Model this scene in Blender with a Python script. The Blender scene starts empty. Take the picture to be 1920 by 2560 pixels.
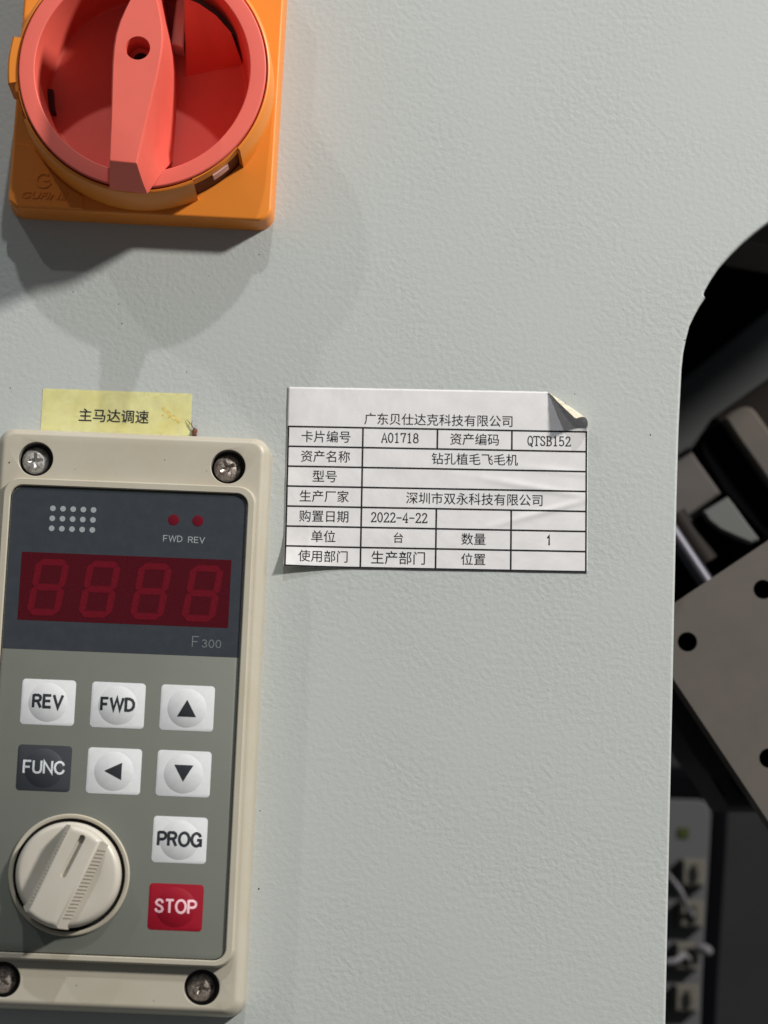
import bpy, bmesh, math, random
from math import sin, cos, pi, radians, atan2, hypot, sqrt
from mathutils import Vector, Matrix, noise

random.seed(7)
S = bpy.context.scene
COL = S.collection
MM = 0.001

# ------------------------------------------------------------------ camera
# Sizes are worked out in millimetres on the grey panel: x right, y up, h out of the panel
# towards the viewer.  In the world the panel stands upright: (x, -h, y).
DIST, PITCH, ROLL, FPX = 600.0, math.atan(6000 / 36000.0), radians(2.3), 6000.0
fwd = Vector((0, sin(PITCH), -cos(PITCH)))
U0 = Vector((0, cos(PITCH), sin(PITCH)))
X0 = Vector((1, 0, 0))
cam_right = cos(ROLL) * X0 + sin(ROLL) * U0
cam_up = -sin(ROLL) * X0 + cos(ROLL) * U0
cam_pos = -DIST * fwd


def world(v):
    return Vector((v[0], -v[2], v[1]))


cd = bpy.data.cameras.new('camera')
cam = bpy.data.objects.new('camera', cd)
COL.objects.link(cam)
S.camera = cam
m = Matrix((world(cam_right), world(cam_up), world(-fwd))).transposed().to_4x4()
m.translation = world(cam_pos) * MM
cam.matrix_world = m
cd.sensor_fit = 'HORIZONTAL'
cd.sensor_width = 36
cd.lens = 36 * FPX / 1920
cd.clip_start = 0.01
cd.clip_end = 20
cd.dof.use_dof = True
cd.dof.focus_distance = 0.592
cd.dof.aperture_fstop = cd.lens / 9.0

# ------------------------------------------------------------------ light
w = bpy.data.worlds.new('World')
S.world = w
w.use_nodes = True
w.node_tree.nodes['Background'].inputs[0].default_value = (0.9, 0.96, 1.0, 1)
w.node_tree.nodes['Background'].inputs[1].default_value = 0.10


def lamp(name, direction, dist, power, size, colour, aim=(0, 10, 0)):
    d = Vector(direction).normalized()
    ld = bpy.data.lights.new(name, 'AREA')
    ld.shape = 'DISK'
    ld.size = size
    ld.energy = power
    ld.color = colour
    o = bpy.data.objects.new(name, ld)
    COL.objects.link(o)
    o.location = world(Vector(aim) * MM + d * dist)
    o.rotation_euler = world(d).to_track_quat('Z', 'Y').to_euler()
    return o


lamp('workshop_lamp', (1.32, 1.02, 1.0), 1.9, 47, 0.19, (1.0, 0.965, 0.91))
lamp('ceiling_lamp', (0.03, 1.66, 1.0), 2.2, 16, 0.05, (0.95, 0.98, 1.0))
lamp('far_ceiling_lamp', (-1.2, 1.85, 1.0), 2.4, 8, 0.05, (1.0, 0.98, 0.95))

S.view_settings.view_transform = 'Standard'
S.view_settings.look = 'None'
S.view_settings.exposure = 0
S.view_settings.gamma = 1
S.view_settings.use_curve_mapping = False

# ------------------------------------------------------------------ materials


def mat(name, col, rough=0.5, spec=0.5, metal=0.0, bump=None, mottle=None, sss=0.0, coat=0.0, streak=None):
    """bump = (feature size mm, strength, height mm); mottle = (second colour, feature mm, amount)"""
    M = bpy.data.materials.new(name)
    M.use_nodes = True
    nt = M.node_tree
    b = nt.nodes['Principled BSDF']
    b.inputs['Base Color'].default_value = (*col, 1)
    b.inputs['Roughness'].default_value = rough
    b.inputs['Specular IOR Level'].default_value = spec
    b.inputs['Metallic'].default_value = metal
    if coat:
        b.inputs['Coat Weight'].default_value = coat
        b.inputs['Coat Roughness'].default_value = 0.25
    if sss:
        b.inputs['Subsurface Weight'].default_value = sss
        b.inputs['Subsurface Radius'].default_value = (0.004, 0.0015, 0.0008)
        b.inputs['Subsurface Scale'].default_value = 0.6
    tc = nt.nodes.new('ShaderNodeTexCoord')
    src = tc.outputs['Object']
    if streak:
        mp = nt.nodes.new('ShaderNodeMapping')
        mp.inputs['Scale'].default_value = streak
        nt.links.new(src, mp.inputs['Vector'])
        src = mp.outputs['Vector']
    if mottle:
        c2, size, amt = mottle
        n = nt.nodes.new('ShaderNodeTexNoise')
        n.inputs['Scale'].default_value = 1.0 / (size * MM)
        n.inputs['Detail'].default_value = 5
        n.inputs['Roughness'].default_value = 0.65
        nt.links.new(src, n.inputs['Vector'])
        r = nt.nodes.new('ShaderNodeValToRGB')
        r.color_ramp.elements[0].position = 0.40
        r.color_ramp.elements[1].position = 0.72
        r.color_ramp.elements[0].color = (0, 0, 0, 1)
        r.color_ramp.elements[1].color = (amt, amt, amt, 1)
        nt.links.new(n.outputs['Fac'], r.inputs['Fac'])
        mx = nt.nodes.new('ShaderNodeMix')
        mx.data_type = 'RGBA'
        mx.inputs[6].default_value = (*col, 1)
        mx.inputs[7].default_value = (*c2, 1)
        nt.links.new(r.outputs['Color'], mx.inputs[0])
        nt.links.new(mx.outputs[2], b.inputs['Base Color'])
    if bump:
        size, strength, height = bump[:3]
        n = nt.nodes.new('ShaderNodeTexNoise')
        n.inputs['Scale'].default_value = 1.0 / (size * MM)
        n.inputs['Detail'].default_value = bump[3] if len(bump) > 3 else 2
        n.inputs['Roughness'].default_value = 0.5
        nt.links.new(src, n.inputs['Vector'])
        bp = nt.nodes.new('ShaderNodeBump')
        bp.inputs['Strength'].default_value = strength
        bp.inputs['Distance'].default_value = height * MM
        nt.links.new(n.outputs['Fac'], bp.inputs['Height'])
        nt.links.new(bp.outputs['Normal'], b.inputs['Normal'])
    return M


PANEL = mat('grey_textured_paint', (0.437, 0.462, 0.448), 0.48, 0.4, bump=(1.3, 0.45, 0.28, 3),
            mottle=((0.415, 0.44, 0.425), 60, 0.6))
# the texture of the paint is not equally strong everywhere
_nt = PANEL.node_tree
_bump = [n for n in _nt.nodes if n.type == 'BUMP'][0]
_tc = [n for n in _nt.nodes if n.type == 'TEX_COORD'][0]
_ns = _nt.nodes.new('ShaderNodeTexNoise')
_ns.inputs['Scale'].default_value = 1 / 0.034
_ns.inputs['Detail'].default_value = 3
_mr = _nt.nodes.new('ShaderNodeMapRange')
_mr.inputs['From Min'].default_value = 0.3
_mr.inputs['From Max'].default_value = 0.7
_mr.inputs['To Min'].default_value = 0.22
_mr.inputs['To Max'].default_value = 0.62
_nt.links.new(_tc.outputs['Object'], _ns.inputs['Vector'])
_nt.links.new(_ns.outputs['Fac'], _mr.inputs['Value'])
_nt.links.new(_mr.outputs['Result'], _bump.inputs['Strength'])
_mg = _nt.nodes.new('ShaderNodeMapRange')
_mg.inputs['To Min'].default_value = 0.62
_mg.inputs['To Max'].default_value = 0.36
_nt.links.new(_ns.outputs['Fac'], _mg.inputs['Value'])
_nt.links.new(_mg.outputs['Result'], _nt.nodes['Principled BSDF'].inputs['Roughness'])
YELLOW = mat('orange_yellow_plastic', (0.75, 0.235, 0.026), 0.42, 0.45, bump=(0.7, 0.25, 0.03))
RED = mat('red_plastic', (0.72, 0.096, 0.060), 0.68, 1.0, bump=(0.8, 0.25, 0.03),
          mottle=((0.67, 0.087, 0.054), 6, 0.7))
PALE_RED = mat('pale_pink_plastic', (0.70, 0.42, 0.38), 0.5, 0.4)
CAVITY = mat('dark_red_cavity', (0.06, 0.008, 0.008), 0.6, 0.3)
BEIGE = mat('aged_beige_plastic', (0.450, 0.415, 0.340), 0.42, 0.45, bump=(0.9, 0.2, 0.03),
            mottle=((0.42, 0.375, 0.285), 14, 0.8))
BEIGE_LIGHT = mat('cream_plastic', (0.52, 0.488, 0.425), 0.38, 0.5, bump=(1.2, 0.15, 0.03),
                  mottle=((0.50, 0.45, 0.36), 5, 0.5))
OLIVE = mat('olive_grey_film', (0.172, 0.180, 0.156), 0.55, 0.35, bump=(0.35, 0.35, 0.02),
            mottle=((0.156, 0.164, 0.143), 20, 0.8))
SLATE = mat('slate_film', (0.034, 0.041, 0.050), 0.55, 0.18, bump=(0.35, 0.35, 0.02),
            mottle=((0.046, 0.050, 0.058), 3, 0.6))
KEYWHITE = mat('white_key_film', (0.64, 0.65, 0.665), 0.5, 0.4, bump=(0.4, 0.3, 0.015),
               mottle=((0.58, 0.585, 0.60), 2.5, 0.8))
KEYRED = mat('red_key_film', (0.27, 0.005, 0.017), 0.5, 0.22, bump=(0.4, 0.3, 0.015))
KEYDARK = mat('dark_key_film', (0.030, 0.034, 0.042), 0.5, 0.4, bump=(0.4, 0.3, 0.015))
INK = mat('dark_ink', (0.022, 0.024, 0.030), 0.6, 0.3)
INK_PRINT = mat('black_print', (0.010, 0.010, 0.012), 0.7, 0.1, mottle=((0.05, 0.05, 0.055), 0.5, 0.5))
INK_GREY = mat('grey_ink', (0.30, 0.32, 0.33), 0.6, 0.3)
INK_DIM = mat('dim_grey_ink', (0.16, 0.17, 0.18), 0.6, 0.3)
INK_PINK = mat('pale_pink_ink', (0.82, 0.50, 0.56), 0.6, 0.3)
INK_PALE = mat('pale_grey_ink', (0.60, 0.63, 0.66), 0.6, 0.3)
WINDOW = mat('dark_red_window', (0.060, 0.0035, 0.0075), 0.5, 0.08, mottle=((0.075, 0.007, 0.013), 0.5, 0.9))
SEGMENT = mat('unlit_red_segment', (0.138, 0.005, 0.013), 0.6, 0.08, mottle=((0.085, 0.0042, 0.0095), 0.6, 1.0))
SEG_EDGE = mat('unlit_red_segment_edge', (0.092, 0.0043, 0.0095), 0.6, 0.08, mottle=((0.072, 0.004, 0.0088), 0.6, 1.0))
LED = mat('unlit_red_lens', (0.120, 0.005, 0.014), 0.5, 0.12)
METAL = mat('zinc_plated_steel', (0.76, 0.74, 0.70), 0.38, 0.9, 0.6, bump=(0.5, 0.4, 0.05),
            mottle=((0.10, 0.065, 0.04), 1.2, 0.9))
RUST_METAL = mat('rust_stained_steel', (0.58, 0.50, 0.44), 0.36, 0.9, 0.6, bump=(0.4, 0.6, 0.08),
                 mottle=((0.045, 0.022, 0.015), 1.0, 1.0))
RECESS = mat('recess_grey', (0.19, 0.18, 0.165), 0.7, 0.3)  # darker grey for the screw bores, handle hole and film bed
GAP = mat('black_gap', (0.006, 0.006, 0.006), 0.8, 0.2)
PAPER = mat('white_label_paper', (0.70, 0.69, 0.695), 0.62, 0.35, bump=(2.2, 0.35, 0.12, 4),
            mottle=((0.62, 0.60, 0.605), 4.5, 0.7))
PAPER_BACK = mat('cream_adhesive_back', (0.66, 0.62, 0.50), 0.6, 0.3, mottle=((0.26, 0.18, 0.09), 1.8, 0.7))
STICKER = mat('pale_yellow_paper', (0.92, 0.90, 0.54), 0.65, 0.3, bump=(1.6, 0.3, 0.06),
              mottle=((0.84, 0.78, 0.33), 9, 0.7))
STAIN = mat('ochre_stain', (0.56, 0.40, 0.08), 0.7, 0.2, mottle=((0.80, 0.74, 0.36), 0.7, 1.0))
BROWN = mat('brown_husk', (0.16, 0.055, 0.022), 0.5, 0.4, mottle=((0.06, 0.025, 0.012), 0.6, 1.0))
BLACK = mat('black_paint_and_shade', (0.0018, 0.0018, 0.0026), 0.6, 0.03)  # black parts, and the added sheet that stands in for shade
STEEL_TAN = mat('machined_steel', (0.125, 0.109, 0.096), 0.5, 0.2, 0.2, bump=(0.8, 0.15, 0.03),
                mottle=((0.105, 0.094, 0.085), 14, 0.8))
STEEL_DARK = mat('blackened_steel', (0.034, 0.033, 0.031), 0.5, 0.1, mottle=((0.042, 0.041, 0.039), 6, 0.7))
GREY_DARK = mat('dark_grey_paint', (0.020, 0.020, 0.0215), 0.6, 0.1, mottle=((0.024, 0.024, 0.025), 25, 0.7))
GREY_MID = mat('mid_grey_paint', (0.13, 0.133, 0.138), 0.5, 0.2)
BROWN_DARK = mat('dark_brown_metal', (0.017, 0.013, 0.011), 0.5, 0.1)
CHROME = mat('polished_rod', (0.10, 0.097, 0.115), 0.5, 0.3, 0.8)
CLEARISH = mat('milky_guard', (0.145, 0.15, 0.147), 0.4, 0.3)
WIRE = mat('white_wire', (0.15, 0.145, 0.155), 0.5, 0.2)
CONNECTOR = mat('cream_connector', (0.115, 0.108, 0.092), 0.5, 0.1)
GREEN = mat('green_lamp', (0.032, 0.046, 0.007), 0.5, 0.2)
SPECK = mat('dark_speck', (0.05, 0.045, 0.04), 0.8, 0.2)

# ------------------------------------------------------------------ helpers


def place(o, x=0.0, y=0.0, h=0.0, tilt=0.0):
    o.location = world((x, y, h)) * MM
    o.rotation_euler = (pi / 2, -radians(tilt), 0)


def thing(name, label, cat, x, y, h=0.0, tilt=0.0, group=None):
    o = bpy.data.objects.new(name, None)
    o.empty_display_size = 0.01
    COL.objects.link(o)
    place(o, x, y, h, tilt)
    tag(o, label, cat, group)
    return o


def tag(o, label=None, cat=None, group=None, kind=None):
    if label:
        o['label'] = label
    if cat:
        o['category'] = cat
    if group:
        o['group'] = group
    if kind:
        o['kind'] = kind


def build(name, bm, mats, parent=None, loc=(0, 0, 0), rotz=0.0, smooth=35, fix=True, label=None, wn=False):
    """links a bmesh (in mm) as one mesh object"""
    if fix:
        bmesh.ops.recalc_face_normals(bm, faces=bm.faces[:])
    bmesh.ops.scale(bm, vec=(MM, MM, MM), verts=bm.verts[:])
    me = bpy.data.meshes.new(name)
    bm.to_mesh(me)
    bm.free()
    for mm_ in (mats if isinstance(mats, (list, tuple)) else [mats]):
        me.materials.append(mm_)
    if smooth:
        for p in me.polygons:
            p.use_smooth = True
        me.set_sharp_from_angle(angle=radians(smooth))
    o = bpy.data.objects.new(name, me)
    COL.objects.link(o)
    if wn:
        wm = o.modifiers.new('even_shading', 'WEIGHTED_NORMAL')
        wm.keep_sharp = True
    if parent:
        o.parent = parent
        o.location = Vector(loc) * MM
        o.rotation_euler = (0, 0, radians(rotz))
    if label:
        o['label'] = label
    return o


def loop(bm, pts, z):
    return [bm.verts.new((p[0], p[1], z)) for p in pts]


def bridge(bm, a, b, mi=0):
    n = len(a)
    for i in range(n):
        f = bm.faces.new((a[i], a[(i + 1) % n], b[(i + 1) % n], b[i]))
        f.material_index = mi


def rrect(wd, ht, r, n=6, cx=0.0, cy=0.0):
    r = max(min(r, wd / 2 - 1e-4, ht / 2 - 1e-4), 1e-3)
    out = []
    for sx, sy, a0 in ((1, 1, 0), (-1, 1, 90), (-1, -1, 180), (1, -1, 270)):
        for i in range(n + 1):
            a = radians(a0 + 90 * i / n)
            out.append((cx + sx * (wd / 2 - r) + r * cos(a), cy + sy * (ht / 2 - r) + r * sin(a)))
    return out


def circle(r, n=48, cx=0.0, cy=0.0):
    return [(cx + r * cos(2 * pi * i / n), cy + r * sin(2 * pi * i / n)) for i in range(n)]


def loft(bm, levels, cap0=True, cap1=True, mi=0):
    """levels = list of (points, z)"""
    L = [loop(bm, p, z) for p, z in levels]
    for a, b in zip(L, L[1:]):
        bridge(bm, a, b, mi)
    if cap0:
        bm.faces.new(list(reversed(L[0]))).material_index = mi
    if cap1:
        bm.faces.new(L[-1]).material_index = mi
    return L


def fill(bm, loops_):
    ed = []
    for vs in loops_:
        for i in range(len(vs)):
            a, b = vs[i], vs[(i + 1) % len(vs)]
            e = bm.edges.get((a, b)) or bm.edges.new((a, b))
            ed.append(e)
    bmesh.ops.triangle_fill(bm, use_beauty=True, use_dissolve=False, edges=ed)


def lathe(bm, prof, n=96, cx=0.0, cy=0.0, mi=0):
    """prof = (r, z) from the outside in; r = 0 closes it"""
    rows = []
    for r, z in prof:
        if r <= 1e-6:
            rows.append([bm.verts.new((cx, cy, z))])
        else:
            rows.append([bm.verts.new((cx + r * cos(2 * pi * i / n), cy + r * sin(2 * pi * i / n), z)) for i in range(n)])
    for a, b in zip(rows, rows[1:]):
        for i in range(n):
            j = (i + 1) % n
            if len(b) == 1:
                bm.faces.new((a[i], a[j], b[0])).material_index = mi
            elif len(a) == 1:
                bm.faces.new((a[0], b[j], b[i])).material_index = mi
            else:
                bm.faces.new((a[i], a[j], b[j], b[i])).material_index = mi


def prism(bm, pts, z0, z1, bevel=0.0, mi=0):
    if bevel:
        n = len(pts)
        area = sum(pts[i][0] * pts[(i + 1) % n][1] - pts[(i + 1) % n][0] * pts[i][1] for i in range(n))
        sg = 1 if area > 0 else -1
        ins = []
        for i in range(n):
            p0, p1, p2 = Vector(pts[i - 1]), Vector(pts[i]), Vector(pts[(i + 1) % n])
            d1, d2 = (p1 - p0).normalized(), (p2 - p1).normalized()
            n1, n2 = Vector((-d1.y, d1.x)) * sg, Vector((-d2.y, d2.x)) * sg
            b = (n1 + n2)
            b = b / max(b.length_squared, 0.3) * 2
            q = p1 + b * bevel
            ins.append((q.x, q.y))
        loft(bm, [(pts, z0), (pts, z1 - bevel), (ins, z1)], mi=mi)
    else:
        loft(bm, [(pts, z0), (pts, z1)], mi=mi)


def tube(bm, pts, r, n=10, cap=True):
    rows = []
    P = [Vector(p) for p in pts]
    for i, p in enumerate(P):
        t = (P[min(i + 1, len(P) - 1)] - P[max(i - 1, 0)]).normalized()
        a = t.cross(Vector((0, 0, 1)) if abs(t.z) < 0.9 else Vector((1, 0, 0))).normalized()
        b = t.cross(a)
        rr = r[i] if isinstance(r, (list, tuple)) else r
        rows.append([bm.verts.new(p + (a * cos(2 * pi * k / n) + b * sin(2 * pi * k / n)) * rr) for k in range(n)])
    for a, b in zip(rows, rows[1:]):
        bridge(bm, a, b)
    if cap:
        bm.faces.new(list(reversed(rows[0])))
        bm.faces.new(rows[-1])


def sheet(bm, pts, z, mi=0):
    f = bm.faces.new(loop(bm, pts, z))
    f.material_index = mi
    return f


# lettering ----------------------------------------------------------
def type_bm(text, width=None, height=None, bold=0.0, thin=0.0, spacing=1.0, stretch=1.0, shear=0.0, extrude=0.0):
    """flat letter shapes, centred on the origin, in mm, scaled to a width or a height"""
    cu = bpy.data.curves.new('type', 'FONT')
    cu.body = text
    cu.size = 100
    cu.align_x = 'CENTER'
    cu.resolution_u = 3
    cu.offset = (bold - thin) * 100
    cu.space_character = spacing
    cu.shear = shear
    o = bpy.data.objects.new('type', cu)
    COL.objects.link(o)
    bpy.context.view_layer.update()
    dg = bpy.context.evaluated_depsgraph_get()
    me = bpy.data.meshes.new_from_object(o.evaluated_get(dg))
    bm = bmesh.new()
    bm.from_mesh(me)
    bpy.data.objects.remove(o)
    bpy.data.curves.remove(cu)
    bpy.data.meshes.remove(me)
    bmesh.ops.remove_doubles(bm, verts=bm.verts[:], dist=0.001)
    xs = [v.co.x for v in bm.verts]
    ys = [v.co.y for v in bm.verts]
    cx, cy = (min(xs) + max(xs)) / 2, (min(ys) + max(ys)) / 2
    sx = sy = 1.0
    if width and height:
        sx, sy = width / (max(xs) - min(xs)), height / (max(ys) - min(ys))
    elif width:
        sx = sy = width / (max(xs) - min(xs))
    else:
        sx = sy = height / (max(ys) - min(ys))
    for v in bm.verts:
        v.co = Vector(((v.co.x - cx) * sx * stretch, (v.co.y - cy) * sy, 0))
    if extrude:
        r = bmesh.ops.extrude_face_region(bm, geom=bm.faces[:])
        for g in r['geom']:
            if isinstance(g, bmesh.types.BMVert):
                g.co.z += extrude
    return bm


def add_to(dst, src, x=0.0, y=0.0, z=0.0, mi=0):
    mp = {}
    for v in src.verts:
        mp[v] = dst.verts.new((v.co.x + x, v.co.y + y, v.co.z + z))
    for f in src.faces:
        try:
            dst.faces.new([mp[v] for v in f.verts]).material_index = mi
        except ValueError:
            pass
    src.free()


def conform(bm, fn, lift, longest=0.5):
    """cuts long edges, then lays every vertex on the surface fn(x, y), lifted a hair"""
    for _ in range(6):
        ed = [e for e in bm.edges if e.calc_length() > longest]
        if not ed:
            break
        bmesh.ops.subdivide_edges(bm, edges=ed, cuts=1)
        bmesh.ops.triangulate(bm, faces=[f for f in bm.faces if len(f.verts) > 3])
    for v in bm.verts:
        v.co.z += fn(v.co.x, v.co.y) + lift


def el(cx, cy, rx, ry, n=18):
    return [(cx + rx * cos(2 * pi * i / n), cy + ry * sin(2 * pi * i / n)) for i in range(n + 1)]


GLYPH = {  # half-width serif strokes, box 0.44 x 0.7
    'A': [[(0.03, 0), (0.22, 0.7), (0.41, 0)], [(0.09, 0.24), (0.35, 0.24)], [(-0.02, 0), (0.10, 0)], [(0.33, 0), (0.46, 0)]],
    '0': [el(0.22, 0.35, 0.165, 0.35)],
    '1': [[(0.09, 0.6), (0.22, 0.7), (0.22, 0)], [(0.09, 0), (0.35, 0)]],
    '7': [[(0.05, 0.56), (0.06, 0.69), (0.39, 0.69), (0.27, 0.36), (0.21, 0)]],
    '8': [el(0.22, 0.535, 0.135, 0.165), el(0.22, 0.185, 0.17, 0.185)],
    'Q': [el(0.22, 0.35, 0.175, 0.35), [(0.18, 0.16), (0.28, 0.12), (0.34, -0.08), (0.42, -0.08)]],
    'T': [[(0.01, 0.58), (0.02, 0.69), (0.42, 0.69), (0.43, 0.58)], [(0.22, 0.69), (0.22, 0)], [(0.12, 0), (0.32, 0)]],
    'S': [[(0.37, 0.52), (0.33, 0.65), (0.21, 0.7), (0.09, 0.63), (0.07, 0.52), (0.15, 0.41), (0.29, 0.31), (0.37, 0.2), (0.34, 0.06), (0.22, 0), (0.10, 0.04), (0.05, 0.18)]],
    'B': [[(0.09, 0), (0.09, 0.7)], [(0.0, 0.7), (0.23, 0.7), (0.35, 0.62), (0.35, 0.46), (0.24, 0.37), (0.09, 0.37)],
          [(0.24, 0.37), (0.38, 0.28), (0.38, 0.1), (0.26, 0.0), (0.0, 0.0)]],
    '5': [[(0.37, 0.69), (0.1, 0.69), (0.08, 0.36), (0.2, 0.43), (0.32, 0.39), (0.38, 0.24), (0.34, 0.08), (0.2, 0), (0.08, 0.05), (0.06, 0.13)]],
    '2': [[(0.07, 0.52), (0.10, 0.65), (0.21, 0.7), (0.33, 0.65), (0.37, 0.53), (0.31, 0.38), (0.06, 0.01), (0.39, 0.01), (0.40, 0.12)]],
    '-': [[(0.03, 0.33), (0.41, 0.33)]],
    '4': [[(0.30, 0), (0.30, 0.7), (0.03, 0.2), (0.42, 0.2)], [(0.2, 0), (0.4, 0)]],
}


def strokes_bm(text, pitch, em, wd=0.058):
    bm = bmesh.new()
    k = 0
    x0 = -pitch * len(text) / 2
    for ch in text:
        for st in GLYPH[ch]:
            P = [Vector((x0 + p[0] * em + (pitch - 0.44 * em) / 2, (p[1] - 0.35) * em)) for p in st]
            closed = (P[0] - P[-1]).length < 1e-6
            if closed:
                P = P[:-1]
            n = len(P)
            A, B = [], []
            hw = wd * em / 2
            for i in range(n):
                a = P[i - 1] if (closed or i > 0) else P[i]
                c = P[(i + 1) % n] if (closed or i < n - 1) else P[i]
                d1 = (P[i] - a).normalized() if (P[i] - a).length > 1e-9 else (c - P[i]).normalized()
                d2 = (c - P[i]).normalized() if (c - P[i]).length > 1e-9 else d1
                nn = Vector((-d1.y - d2.y, d1.x + d2.x))
                nn = nn / max(nn.length, 0.5)
                sc = hw / max(0.45, abs(nn.dot(Vector((-d1.y, d1.x)))))
                A.append(bm.verts.new((*(P[i] + nn * sc), k * 0.003)))
                B.append(bm.verts.new((*(P[i] - nn * sc), k * 0.003)))
            for i in range(n if closed else n - 1):
                j = (i + 1) % n
                bm.faces.new((A[i], A[j], B[j], B[i]))
            k = (k + 1) % 5
        x0 += pitch
    return bm


SANS = {  # plain capitals, box height 0.7
    'R': (0.50, [[(0, 0), (0, 0.7)], [(0, 0.665), (0.3, 0.665), (0.42, 0.61), (0.46, 0.51), (0.42, 0.41), (0.3, 0.35), (0, 0.35)], [(0.27, 0.35), (0.48, 0)]]),
    'E': (0.44, [[(0.44, 0.665), (0, 0.665), (0, 0.035), (0.45, 0.035)], [(0, 0.36), (0.40, 0.36)]]),
    'V': (0.54, [[(0, 0.7), (0.27, 0.03), (0.54, 0.7)]]),
    'F': (0.42, [[(0.43, 0.665), (0, 0.665), (0, 0)], [(0, 0.34), (0.37, 0.34)]]),
    'W': (0.80, [[(0, 0.7), (0.2, 0.05), (0.4, 0.67), (0.6, 0.05), (0.8, 0.7)]]),
    'D': (0.50, [[(0, 0.035), (0, 0.665), (0.22, 0.665), (0.38, 0.6), (0.48, 0.46), (0.49, 0.35), (0.48, 0.24), (0.38, 0.1), (0.22, 0.035), (0, 0.035)]]),
    'U': (0.47, [[(0, 0.7), (0, 0.22), (0.05, 0.09), (0.16, 0.035), (0.31, 0.035), (0.42, 0.09), (0.47, 0.22), (0.47, 0.7)]]),
    'N': (0.47, [[(0, 0), (0, 0.66), (0.47, 0.04), (0.47, 0.7)]]),
    'C': (0.54, [[(0.52, 0.48), (0.45, 0.61), (0.32, 0.67), (0.2, 0.66), (0.07, 0.57), (0.01, 0.44), (0, 0.35), (0.01, 0.26), (0.07, 0.13), (0.2, 0.04), (0.32, 0.03), (0.45, 0.09), (0.53, 0.24)]]),
    'P': (0.47, [[(0, 0), (0, 0.7)], [(0, 0.665), (0.3, 0.665), (0.43, 0.6), (0.47, 0.49), (0.43, 0.38), (0.3, 0.315), (0, 0.315)]]),
    'O': (0.60, [el(0.30, 0.35, 0.30, 0.325, 28)]),
    'G': (0.56, [[(0.53, 0.49), (0.45, 0.61), (0.32, 0.67), (0.2, 0.66), (0.07, 0.57), (0.01, 0.44), (0, 0.35), (0.01, 0.26), (0.07, 0.13), (0.2, 0.04), (0.33, 0.03), (0.46, 0.10), (0.54, 0.2)], [(0.54, 0), (0.54, 0.33), (0.32, 0.33)]]),
    'S': (0.48, [[(0.45, 0.5), (0.40, 0.62), (0.25, 0.67), (0.10, 0.63), (0.035, 0.52), (0.09, 0.42), (0.25, 0.36), (0.40, 0.29), (0.465, 0.18), (0.40, 0.07), (0.25, 0.03), (0.08, 0.08), (0.01, 0.21)]]),
    'T': (0.50, [[(0, 0.665), (0.5, 0.665)], [(0.25, 0.66), (0.25, 0)]]),
    '3': (0.42, [[(0.02, 0.54), (0.09, 0.64), (0.2, 0.67), (0.33, 0.62), (0.38, 0.52), (0.32, 0.41), (0.17, 0.37)], [(0.17, 0.37), (0.34, 0.32), (0.41, 0.2), (0.35, 0.08), (0.2, 0.03), (0.07, 0.07), (0.0, 0.18)]]),
    '0': (0.42, [el(0.21, 0.35, 0.205, 0.325, 24)]),
    '1': (0.24, [[(0, 0.53), (0.12, 0.6), (0.18, 0.69), (0.18, 0)]]),
}


def sans_bm(text, width, height, stroke, gap=0.17):
    tot = sum(SANS[c][0] for c in text) + gap * (len(text) - 1)
    kx, ky = (width - stroke) / tot, height / 0.7
    bm = bmesh.new()
    x0 = -(width - stroke) / 2
    k = 0
    for ch in text:
        adv, sts = SANS[ch]
        for st in sts:
            P = [Vector((x0 + p[0] * kx, (p[1] - 0.35) * ky)) for p in st]
            closed = (P[0] - P[-1]).length < 1e-6
            if closed:
                P = P[:-1]
            n = len(P)
            A, B = [], []
            for i in range(n):
                a = P[i - 1] if (closed or i > 0) else P[i]
                c = P[(i + 1) % n] if (closed or i < n - 1) else P[i]
                d1 = (P[i] - a).normalized() if (P[i] - a).length > 1e-9 else (c - P[i]).normalized()
                d2 = (c - P[i]).normalized() if (c - P[i]).length > 1e-9 else d1
                nn = Vector((-d1.y - d2.y, d1.x + d2.x))
                nn = nn / max(nn.length, 0.4)
                sc = stroke / 2 / max(0.38, abs(nn.dot(Vector((-d1.y, d1.x)))))
                A.append(bm.verts.new((*(P[i] + nn * sc), k * 0.004)))
                B.append(bm.verts.new((*(P[i] - nn * sc), k * 0.004)))
            for i in range(n if closed else n - 1):
                j = (i + 1) % n
                bm.faces.new((A[i], A[j], B[j], B[i]))
            k = (k + 1) % 4
        x0 += (adv + gap) * kx
    return bm


def spot(px, py, h):
    """the point at distance h from the panel that the photograph shows at pixel (px, py)"""
    d = fwd * FPX + cam_right * (px - 960) - cam_up * (py - 1280)
    t = (h - cam_pos.z) / d.z
    p = cam_pos + d * t
    return Vector((p.x, p.y))


# ------------------------------------------------------------------ the grey machine panel
edge = [(330, 240), (160, 98), (150, 97), (138, 94.5), (124, 91.5), (112, 87.5), (103, 83.4), (95.0, 78.8), (92.0, 76.4), (89.0, 73.7), (85.8, 70.3),  # first points, out of view, are shaped to cast shade on the grey cover
        (82.9, 66.8), (80.9, 63.6), (79.35, 60.6), (79.0, 59.7), (79.05, 59.1), (79.4, 58.6), (78.1, 56.5), (76.6, 53.5),
        (75.5, 50.9), (74.7, 47.4), (74.1, 43.9), (73.75, 39.9), (73.5, 31.5), (73.3, 24.1), (73.15, 7.0), (73.1, -40), (73.0, -80), (72.95, -122.5),
        (72.9, -260)]
pts = edge + [(-260, -260), (-260, 300), (330, 300)]
bm = bmesh.new()


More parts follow.
